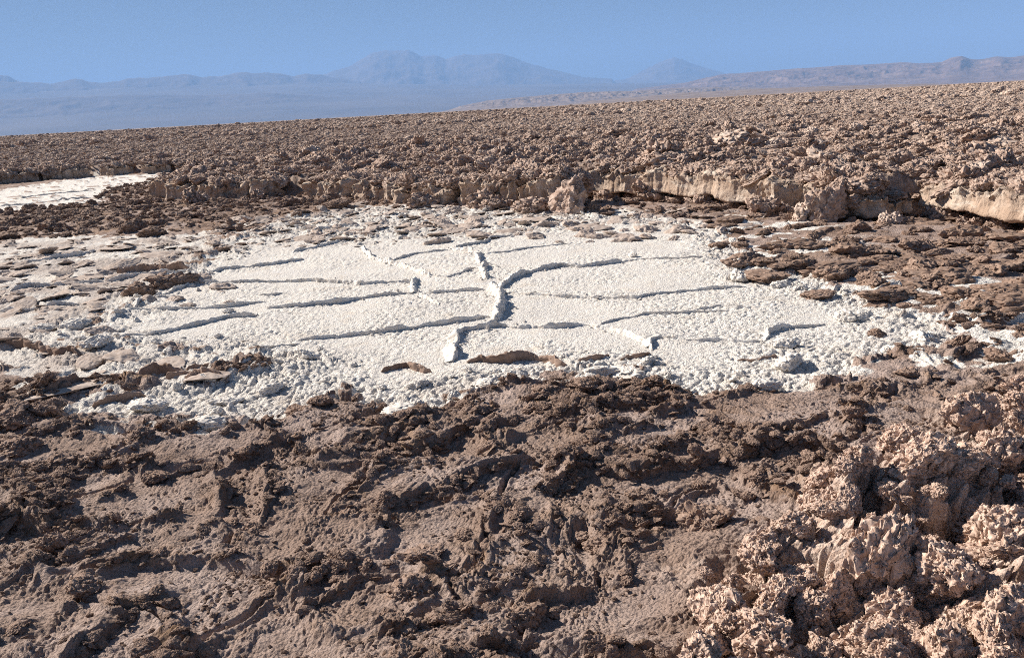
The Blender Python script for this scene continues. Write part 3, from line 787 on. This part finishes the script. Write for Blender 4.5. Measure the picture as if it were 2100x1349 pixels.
def clod_tag(py, sz, px):
    size = 'small' if sz < .075 else 'big' if sz > .1 else 'middling'
    if py > 780: where = 'on the mud crust in front of the white pan'
    elif px < 470 and py > 480: where = 'among the dusty salt plates'
    elif px > 1500: where = 'on the brown ground between pan and pale ledge'
    else: where = 'on the dark strip below the broken ledge'
    return '%s brown clod of crust %s' % (size, where), 'clod', '%s clods %s' % (size, where)
for i, (px, py, sz, hz_, lab) in enumerate(CL):
    o = put('crust_clod', clm[i % 5], px, py, sz * .6, sc=(1.15, 1, hz_ * .85), sink=.15)
    if lab: tag(o, lab, 'clod')
    else: tag(o, *clod_tag(py, sz, px))
g2 = random.Random(5); cnt = 0
while cnt < 230:
    px, py = g2.uniform(-40, 2140), g2.uniform(405, 640)
    x, y = at(px, py, .03); xx, yy = np.array([x]), np.array([y])
    pm = float(ground_val(pan_m, xx, yy)[0]); sf = float(ground_val(s_field, xx, yy)[0]); sd_ = float(ground_val(s_dusty, xx, yy)[0])
    if sf > 0.15 or pm > 0.5 or float(ground_val(spiny, xx, yy)[0]) > .3: continue
    if pm > 0 and g2.random() > .35: continue
    if sd_ > 0 and g2.random() > .3: continue
    sz = g2.choice((.05, .06, .07, .09, .11, .14))
    white = pm > .15
    o = put('crust_clod', g2.choice(clt if px > 1450 else clm), px, py, sz, sc=(g2.uniform(.9, 1.8), 1, g2.uniform(.35, .9)), sink=.2, g=g2)
    tag(o, *clod_tag(py, sz, px)); cnt += 1

# ------------------------------------------------------------------ the broken ledge behind the pan
PROF_LEDGE = np.array([(.70, .0), (.40, .0), (.16, .0), (.02, .02), (-.03, .07), (-.015, .30), (.005, .55), (.0, .78), (-.02, .93), (.03, 1.0), (.35, 1.02), (.62, .98), (.9, .8)])
def ledge(name, pts, H, gap, seed, label, group=None, rough=.05, back=1.0, lean=0.0, brk=1.0):
    P = poly(pts); Q, t = resample(P, 0.02)
    T = np.gradient(Q, axis=0); T /= np.linalg.norm(T, axis=1, keepdims=True) + 1e-9
    Nn = np.stack([-T[:, 1], T[:, 0]], 1)
    npf = 44; prof = PROF_LEDGE
    dl = np.r_[0, np.cumsum(np.linalg.norm(np.diff(prof, axis=0), axis=1))]; tt = np.linspace(0, dl[-1], npf)
    pf = np.stack([np.interp(tt, dl, prof[:, 0]), np.interp(tt, dl, prof[:, 1])], 1)
    n = len(Q)
    ends = np.clip(np.minimum(t, t[-1] - t) / 0.07, 0.02, 1) ** 0.5
    # vertical breaks: the face steps in and out along its length
    stepn = np.round(fbm2(t * 1.5 + seed, t * 0 + 3.3 * seed, 3, seed, .7) * 4) * .07 * brk
    stepn = stepn + .05 * fbm2(t * 1.8 + seed, t * 0, 3, seed + 2)
    top = H * (0.93 + .30 * fbm2(t * 2.2 + 3 * seed, t * 0 + 1.7, 4, seed + 4, .6))
    gp = gap * (1 + .9 * fbm2(t * 1.1 + seed, t * 0 + 8, 2, seed + 6))
    gz = -0.01
    P3 = np.zeros((n, npf, 3))
    off = pf[None, :, 0] * back + stepn[:, None] * np.clip(1 - pf[None, :, 0] / .7, 0, 1) + lean * pf[None, :, 1]
    P3[..., :2] = Q[:, None, :] + Nn[:, None, :] * off[..., None]
    mid = .5
    zz = gp[:, None] + (pf[None, :, 1]) * (top - gp)[:, None]
    P3[..., 2] = gz + np.where(ends[:, None] < 1, (zz - mid * top[:, None]) * (.55 + .45 * ends[:, None]) + mid * top[:, None], zz)
    for e_, sgn in ((0, 1), (n - 1, -1)):
        pass
    W = P3.reshape(-1, 3)
    topw = np.tile(sstep(.8, 1.0, pf[:, 1]) * sstep(.75, .5, pf[:, 0]), n)
    d1 = np.stack([fbm3(W * np.array([2.4, 2.4, 2.4]) + 7.7 * k + seed, 4, seed + k, .55) for k in range(3)], 1)
    d2 = np.stack([fbm3(W * 12 + 5.1 * k + seed, 4, seed + 11 + k, .62) for k in range(3)], 1)
    W = W + d1 * rough * (1.0 if brk < 1 else 1.5) + d2 * (rough * .42 + .06 * topw[:, None])
    # close the two ends with a fan round the middle of the section
    caps = []
    W = W.reshape(n, npf, 3)
    c0 = W[0].mean(0); c1 = W[-1].mean(0)
    Wall = np.vstack([W.reshape(-1, 3), c0[None], c1[None]])
    ii_ = np.arange(n * npf).reshape(n, npf)
    F = np.stack([ii_[:-1, :-1], ii_[1:, :-1], ii_[1:, 1:], ii_[:-1, 1:]], -1).reshape(-1, 4)
    T1 = np.stack([ii_[0, :-1], ii_[0, 1:], np.full(npf - 1, n * npf), np.full(npf - 1, n * npf)], 1)
    T2 = np.stack([ii_[-1, :-1], ii_[-1, 1:], np.full(npf - 1, n * npf + 1), np.full(npf - 1, n * npf + 1)], 1)
    me = bpy.data.meshes.new(name)
    faces = [tuple(int(v) for v in f) for f in F] + [tuple(int(v) for v in f[:3]) for f in T1] + [tuple(int(v) for v in f[2::-1]) for f in T2]
    me.from_pydata([tuple(v) for v in Wall.tolist()], [], faces); me.update()
    me.polygons.foreach_set('use_smooth', np.ones(len(me.polygons), bool))
    me.materials.append(M_LEDGE)
    return tag(obj(name, me), label, 'ledge', group)
LG = 'short broken block of tan crust along the ledge'
LGG = 'blocks of the broken ledge'
LED = [([(1206, 407), (1300, 410), (1400, 416), (1480, 423), (1556, 430)], .50, .12, 'long smooth tan slab of the ledge with a black gap beneath', .035),
       ([(1562, 431), (1600, 435), (1640, 440)], .44, .02, None, .05), ([(1646, 441), (1680, 446), (1712, 452)], .44, .01, None, .06),
       ([(1775, 455), (1820, 450), (1868, 442)], .26, .03, None, .06),
       ([(1884, 438), (1950, 448), (2030, 461), (2110, 475), (2250, 498)], .43, .10, 'pale tan slab of the ledge over a dark slanting crack', .04),
       ([(1072, 426), (1110, 428), (1150, 430)], .52, .0, None, .05), ([(940, 423), (1000, 425), (1062, 426)], .44, .0, None, .07),
       ([(842, 421), (880, 423), (922, 424)], .36, .0, None, .07), ([(735, 412), (780, 416), (830, 420)], .36, .0, None, .07),
       ([(640, 404), (670, 407), (705, 410)], .34, .0, None, .07), ([(318, 408), (350, 410), (388, 412)], .42, .0, 'dark shaded end block of the ledge beside the white strip', .05),
       ([(398, 411), (450, 411), (520, 409), (560, 408)], .36, .0, None, .08), ([(205, 362), (235, 361), (272, 358)], .34, .0, None, .05),
       ([(290, 358), (320, 357), (352, 355)], .34, .0, None, .05), ([(360, 355), (410, 352), (462, 350)], .36, .0, None, .06), ([(90, 372), (140, 368), (185, 364)], .34, .0, None, .07), ([(0, 380), (40, 376), (80, 373)], .36, .0, None, .07)]
LEDL = {1: 'tan ledge block touching the end of the long smooth slab', 2: 'tan ledge block behind the rough fallen block',
        3: 'low ledge block between the rough fallen block and the pale slab', 5: 'tall ledge block against the upright leaning slab',
        6: 'wide lumpy ledge block next to the tall ledge block', 11: 'long low ledge block next to the dark end block'}
for i, (pts, H, gap, lab, rg) in enumerate(LED):
    lab = lab or LEDL.get(i)
    LG, LGG = ('ledge block behind the narrow white salt strip', 'ledge blocks behind the white strip') if i > 11 else ('short lumpy ledge block below the brown rubble', 'short lumpy ledge blocks')
    ledge('crust_ledge', pts, H, gap, 40 + i, lab or LG, None if lab else LGG, rg, brk=.2 if gap > .05 else 1.0)
# upright leaning slab where the ledge steps back, and the rough block near its right end
up = chunk('crust_shard', 6, 812, M_LUMP, 10, .2, .08, .08, 7, .42, .05, soft=20)
o = put('crust_shard', up, 1172, 437, .42, z=0.0, sc=(1, .8, .7), sink=-.7)
o.rotation_euler = Vector((-.75, -.45, .42)).to_track_quat('Z', 'Y').to_euler()
tag(o, 'upright leaning slab of crust where the ledge steps back', 'crust slab')
rb = chunk('crust_block', 6, 813, M_LUMP, 9, .2, .06, .10, 7, 1.0, .05)
o = put('crust_block', rb, 1690, 455, .24, rz=.5, z=0.0, sc=(1, .8, 1.15), sink=.1)
tag(o, 'rough brown block fallen in front of the ledge', 'crust block')

# ------------------------------------------------------------------ rough lumps of the field: the 300 largest singly, the rest as one mass
lm = [chunk('rough_lump', 5, 900 + i, M_LUMP, 7, .36, .20, .22, 3.6, .8, .14) for i in range(12)]
lm += [chunk('rough_lump', 5, 930 + i, M_PALE, 7, .36, .20, .20, 3.6, .7, .14) for i in range(6)]
def fan(r0_, r1_, density, half):
    n = int(density * half * (r1_ ** 2 - r0_ ** 2))
    r = np.sqrt(rng.uniform(r0_ ** 2, r1_ ** 2, n)); a = rng.uniform(-half, half, n)
    return np.stack([r * np.sin(a), r * np.cos(a)], 1)
P1 = fan(8, 34, 26, R(40)); P2 = fan(34, 90, 15.0, R(38)); P3_ = np.vstack([fan(90, 320, 2.2, R(36)), fan(320, 1000, .10, R(34))])
s1 = rng.uniform(.038, .09, len(P1)) * rng.choice([1, 1, 1.2, 1.7], len(P1)); s2 = rng.uniform(.045, .105, len(P2)); s3 = rng.uniform(.10, .24, len(P3_)) * np.where(np.hypot(P3_[:, 0], P3_[:, 1]) > 320, 2.2, 1)
PP = np.vstack([P1, P2, P3_]); SS = np.r_[s1, s2, s3]
def z_top(x, y, z):
    return z
extra, ez = [], []
for pts, H, gap, lab, rg in LED:
    Q, t = resample(poly(pts), .05); T = np.gradient(Q, axis=0); T /= np.linalg.norm(T, axis=1, keepdims=True)
    for q, tv in zip(Q, T):
        for _ in range(2):
            d = rng.uniform(.16, .80)
            extra.append((q[0] - tv[1] * d, q[1] + tv[0] * d)); ez.append(H * rng.uniform(.84, .97))
NE = len(extra)
sfv = sdf_poly(PP[:, 0], PP[:, 1], FIELD)
ok = sfv > np.where(np.hypot(PP[:, 0], PP[:, 1]) < 40, 0.12, 0)
PP, SS = PP[ok], SS[ok]
zz = ground_z(PP[:, 0], PP[:, 1])
PP = np.vstack([PP, extra]); SS = np.r_[SS, rng.uniform(.05, .13, NE)]; zz = np.r_[zz, ez]
rel = np.stack([PP[:, 0], PP[:, 1], zz - CAM_H], 1)
cx_ = rel @ r_; cy_ = rel @ u_; cz_ = rel @ f_
inv = (np.abs(cx_ / cz_) < 1050 / FPX) & (np.abs(cy_ / cz_) < CY / FPX) & (cz_ > 0)
app = np.where(inv, SS / cz_, 0)
vs = .55 + 1.15 * np.clip(fbm2(PP[:, 0] * .55, PP[:, 1] * .55, 3, 95) + .45, 0, 1.2) ** 1.6
vs[-NE:] = 1; SS = SS * vs; app = app * vs
order = np.argsort(-app)
solo = order[:250]; rest = order[250:]
euler = np.stack([rng.uniform(-.5, .5, len(PP)), rng.uniform(-.5, .5, len(PP)), rng.uniform(0, 6.28, len(PP))], 1)
zs_ = rng.uniform(.4, 1.05, len(PP)); xs_ = rng.uniform(.8, 1.7, len(PP))
first = {}
rpp = np.hypot(PP[:, 0], PP[:, 1])
pale_p = np.clip(.06 + .80 * sstep(14, 65, rpp) * (.55 + .45 * sstep(-.3, .3, PP[:, 0] / rpp)), 0, 1)
is_pale = rng.random(len(PP)) < pale_p
pick = np.where(is_pale, rng.integers(12, 18, len(PP)), rng.integers(0, 12, len(PP)))
pick[solo[:18]] = np.arange(18)
for k_, i in enumerate(solo):
    q = int(pick[i])
    o = obj('rough_lump', lm[q], None, (PP[i, 0], PP[i, 1], zz[i] - .12 * SS[i]), euler[i], (SS[i] * xs_[i], SS[i], SS[i] * zs_[i]))
    tag(o, 'rough %s coral-like lump of salt crust behind the ledge' % ('pale' if q > 11 else 'brown'), 'salt lump', 'rough %s salt lumps of the field' % ('pale' if q > 11 else 'brown'))
    first.setdefault(q, o)
g3 = random.Random(9)
for k_ in range(24):
    pts = LED[g3.choice([1, 2, 3, 5, 6, 6, 7, 8, 9, 10, 11, 11])][0]
    j = g3.randrange(len(pts) - 1); tt_ = g3.random()
    px = pts[j][0] * (1 - tt_) + pts[j + 1][0] * tt_; py = pts[j][1] * (1 - tt_) + pts[j + 1][1] * tt_ + g3.uniform(0, 12)
    sz = g3.choice((.06, .08, .1, .13, .17))
    o = put('rough_lump', lm[k_ % len(lm)], px, py, sz, z=.02, sc=(g3.uniform(.9, 1.5), 1, g3.uniform(.7, 1.2)), sink=.15, g=g3)
    tag(o, 'rough tan lump fallen at the foot of the broken ledge', 'salt lump', 'lumps fallen at the foot of the ledge')
def scatter(name, label, cat, P3d, rot, scl, idx, sources):
    """thousands of small pieces as one mass: points carrying turn, size and kind, dressed with copies of the given pieces"""
    pm = bpy.data.meshes.new(name)
    pm.vertices.add(len(P3d)); pm.vertices.foreach_set('co', P3d.astype(np.float32).ravel())
    for an, av in (('rot', rot), ('scl', scl)):
        a_ = pm.attributes.new(an, 'FLOAT_VECTOR', 'POINT'); a_.data.foreach_set('vector', av.astype(np.float32).ravel())
    a_ = pm.attributes.new('pick', 'INT', 'POINT'); a_.data.foreach_set('value', idx.astype(np.int32))
    rub = tag(obj(name, pm), label, cat, kind='stuff')
    ng = bpy.data.node_groups.new(name, 'GeometryNodeTree')
    ng.interface.new_socket('Geometry', in_out='INPUT', socket_type='NodeSocketGeometry')
    ng.interface.new_socket('Geometry', in_out='OUTPUT', socket_type='NodeSocketGeometry')
    gi = ng.nodes.new('NodeGroupInput'); go = ng.nodes.new('NodeGroupOutput')
    jn = ng.nodes.new('GeometryNodeGeometryToInstance')
    for o in reversed(sources):
        oi = ng.nodes.new('GeometryNodeObjectInfo'); oi.inputs['Object'].default_value = o; oi.transform_space = 'ORIGINAL'
        ng.links.new(oi.outputs['Geometry'], jn.inputs[0])
    ip = ng.nodes.new('GeometryNodeInstanceOnPoints'); ip.inputs['Pick Instance'].default_value = True
    def nattr(nm, ty):
        t = ng.nodes.new('GeometryNodeInputNamedAttribute'); t.data_type = ty; t.inputs['Name'].default_value = nm
        return next(x for x in t.outputs if x.enabled and x.name == 'Attribute')
    ng.links.new(gi.outputs[0], ip.inputs['Points']); ng.links.new(jn.outputs[0], ip.inputs['Instance'])
    ng.links.new(nattr('pick', 'INT'), ip.inputs['Instance Index'])
    ng.links.new(nattr('rot', 'FLOAT_VECTOR'), ip.inputs['Rotation'])
    ng.links.new(nattr('scl', 'FLOAT_VECTOR'), ip.inputs['Scale'])
    ng.links.new(ip.outputs[0], go.inputs[0])
    md = rub.modifiers.new('scatter', 'NODES'); md.node_group = ng
    return rub

L = np.stack([PP[rest, 0], PP[rest, 1], zz[rest] - .12 * SS[rest]], 1)
scatter('salt_rubble', 'countless rough salt lumps covering the far field', 'salt rubble', L, euler[rest],
        np.stack([SS[rest] * xs_[rest], SS[rest], SS[rest] * zs_[rest]], 1), pick[rest], [first[q] for q in range(18)])

def crumbs(name, label, weight, n, smin, smax, sources, power=2.0, flat=(.5, 1.0), tilt=.6, sink=.25):
    """small pieces strewn over the sheet where weight (per grid vertex, already times area) is high"""
    p = np.maximum(weight, 0); p = p / p.sum()
    pick_v = rng.choice(N, n, p=p)
    jit = rng.normal(size=(n, 2)) * (0.004 * RR[pick_v])[:, None]
    P = np.stack([V[pick_v, 0] + jit[:, 0], V[pick_v, 1] + jit[:, 1]], 1)
    sz = smin + (smax - smin) * rng.random(n) ** power
    z = V[pick_v, 2] - sink * sz
    rot = np.stack([rng.uniform(-tilt, tilt * .6, n), rng.uniform(-tilt, tilt, n), rng.uniform(0, 6.28, n)], 1)
    scl = np.stack([sz * rng.uniform(.8, 1.6, n), sz, sz * rng.uniform(*flat, n)], 1)
    scatter(name, label, 'crumbs', np.c_[P, z], rot, scl, rng.integers(0, len(sources), n), sources)

drow = np.gradient(rr); AREA = (np.repeat(drow, NT) * RR * (th[1] - th[0])).astype(np.float64)
view = np.abs(np.arctan2(X, Y)) < R(38)
own = lambda me_list: [next(o for o in S.objects if o.data is me_) for me_ in me_list]
src_clod, src_tan, src_white, src_spiny, src_slab = own(clm), own(clt), own(whm), own(spm), own(slm)
brown_k = (region_v == 1) & view
calm2 = on(RR < 5.5, lambda x, y: fbm2(x * 2.2, y * 2.2, 3, 97))
crumbs('mud_crumbs', 'brown crumbs of crust strewn along the broken plate edges', np.where(brown_k & (RR < 7), AREA * np.clip(rim, .03, 1) ** 3, 0), 7000, .006, .029, src_clod, 2.4, (.35, .8))
crumbs('mud_grit', 'fine grit of crust on the brown plates', np.where(brown_k & (RR < 5.2), AREA * (.06 + sstep(.0, .5, calm2)), 0), 6500, .0035, .009, src_clod, 1.8, (.4, .9))
crumbs('mud_gravel', 'tan and brown rubble on the ground round the pan', np.where(brown_k & (RR > 5.5) & (RR < 32), AREA * (1 + 1.5 * (RR > 16)) * (1 - .8 * sstep(2, 3.5, X) * (RR < 13)), 0), 4200, .016, .08, src_clod + src_tan, 2.2, (.4, 1.0))
crumbs('salt_crumbs', 'white crumbs of salt along the rim of the pan', np.where((region_v == 0) & view, AREA * np.clip(edge_puff, 0, 1) ** 1.5 * salt * (s_pan > 0), 0), 1500, .008, .032, src_white, 2.4, (.5, 1.0))
crumbs('slab_crumbs', 'dusty grey flakes of salt among the plates', np.where(((region_v == 0) | (region_v == 1)) & view & (RR > 6), AREA * (sstep(0, .3, s_dusty) + 1.2 * sstep(11.2, 12.6, Y) * (s_pan > -.6) * (s_field < -.05)), 0), 900, .025, .14, src_slab, 2.0, (.5, 1.4), .35, .06)
crumbs('spiny_crumbs', 'pale pink shards of salt in the spiny crust', np.where((region_v == 2) & view & (RR < 8), AREA, 0), 900, .012, .05, src_spiny, 2.0, (.6, 1.1))
rd = np.full(N, 9.0, np.float32); kk = (region_v == 0) & (RR < 16)
for pts, h, sym in RIDGES:
    if h >= .04: rd[kk] = np.minimum(rd[kk], sdf_poly(X[kk], Y[kk], poly(pts), False) / (h * 9))
crumbs('ridge_crumbs', 'white crumbs of salt along the ridges of the pan', np.where(kk, AREA * np.exp(-(rd / .10) ** 2), 0), 600, .005, .014, src_white, 2.0, (.5, 1.2), 1.2)
# ------------------------------------------------------------------ haze
hz = bpy.data.meshes.new('haze')
bm = bmesh.new(); bmesh.ops.create_cube(bm, size=1.0)
for v_ in bm.verts:
    v_.co = Vector((v_.co.x * 260000, 55000 + v_.co.y * 140000, -1.5 if v_.co.z < 0 else 6500))
bm.to_mesh(hz); bm.free()
hm = bpy.data.materials.new('haze'); hm.use_nodes = True
hn = hm.node_tree; hn.nodes.clear()
pv = hn.nodes.new('ShaderNodeVolumePrincipled'); pv.inputs['Color'].default_value = (0.31, 0.54, 0.95, 1)
pv.inputs['Density'].default_value = 2.35e-5; pv.inputs['Anisotropy'].default_value = 0.0
ho = hn.nodes.new('ShaderNodeOutputMaterial'); hn.links.new(pv.outputs[0], ho.inputs['Volume'])
hz.materials.append(hm)
tag(obj('haze', hz), 'thin blue haze over the whole plain', 'haze', kind='stuff')
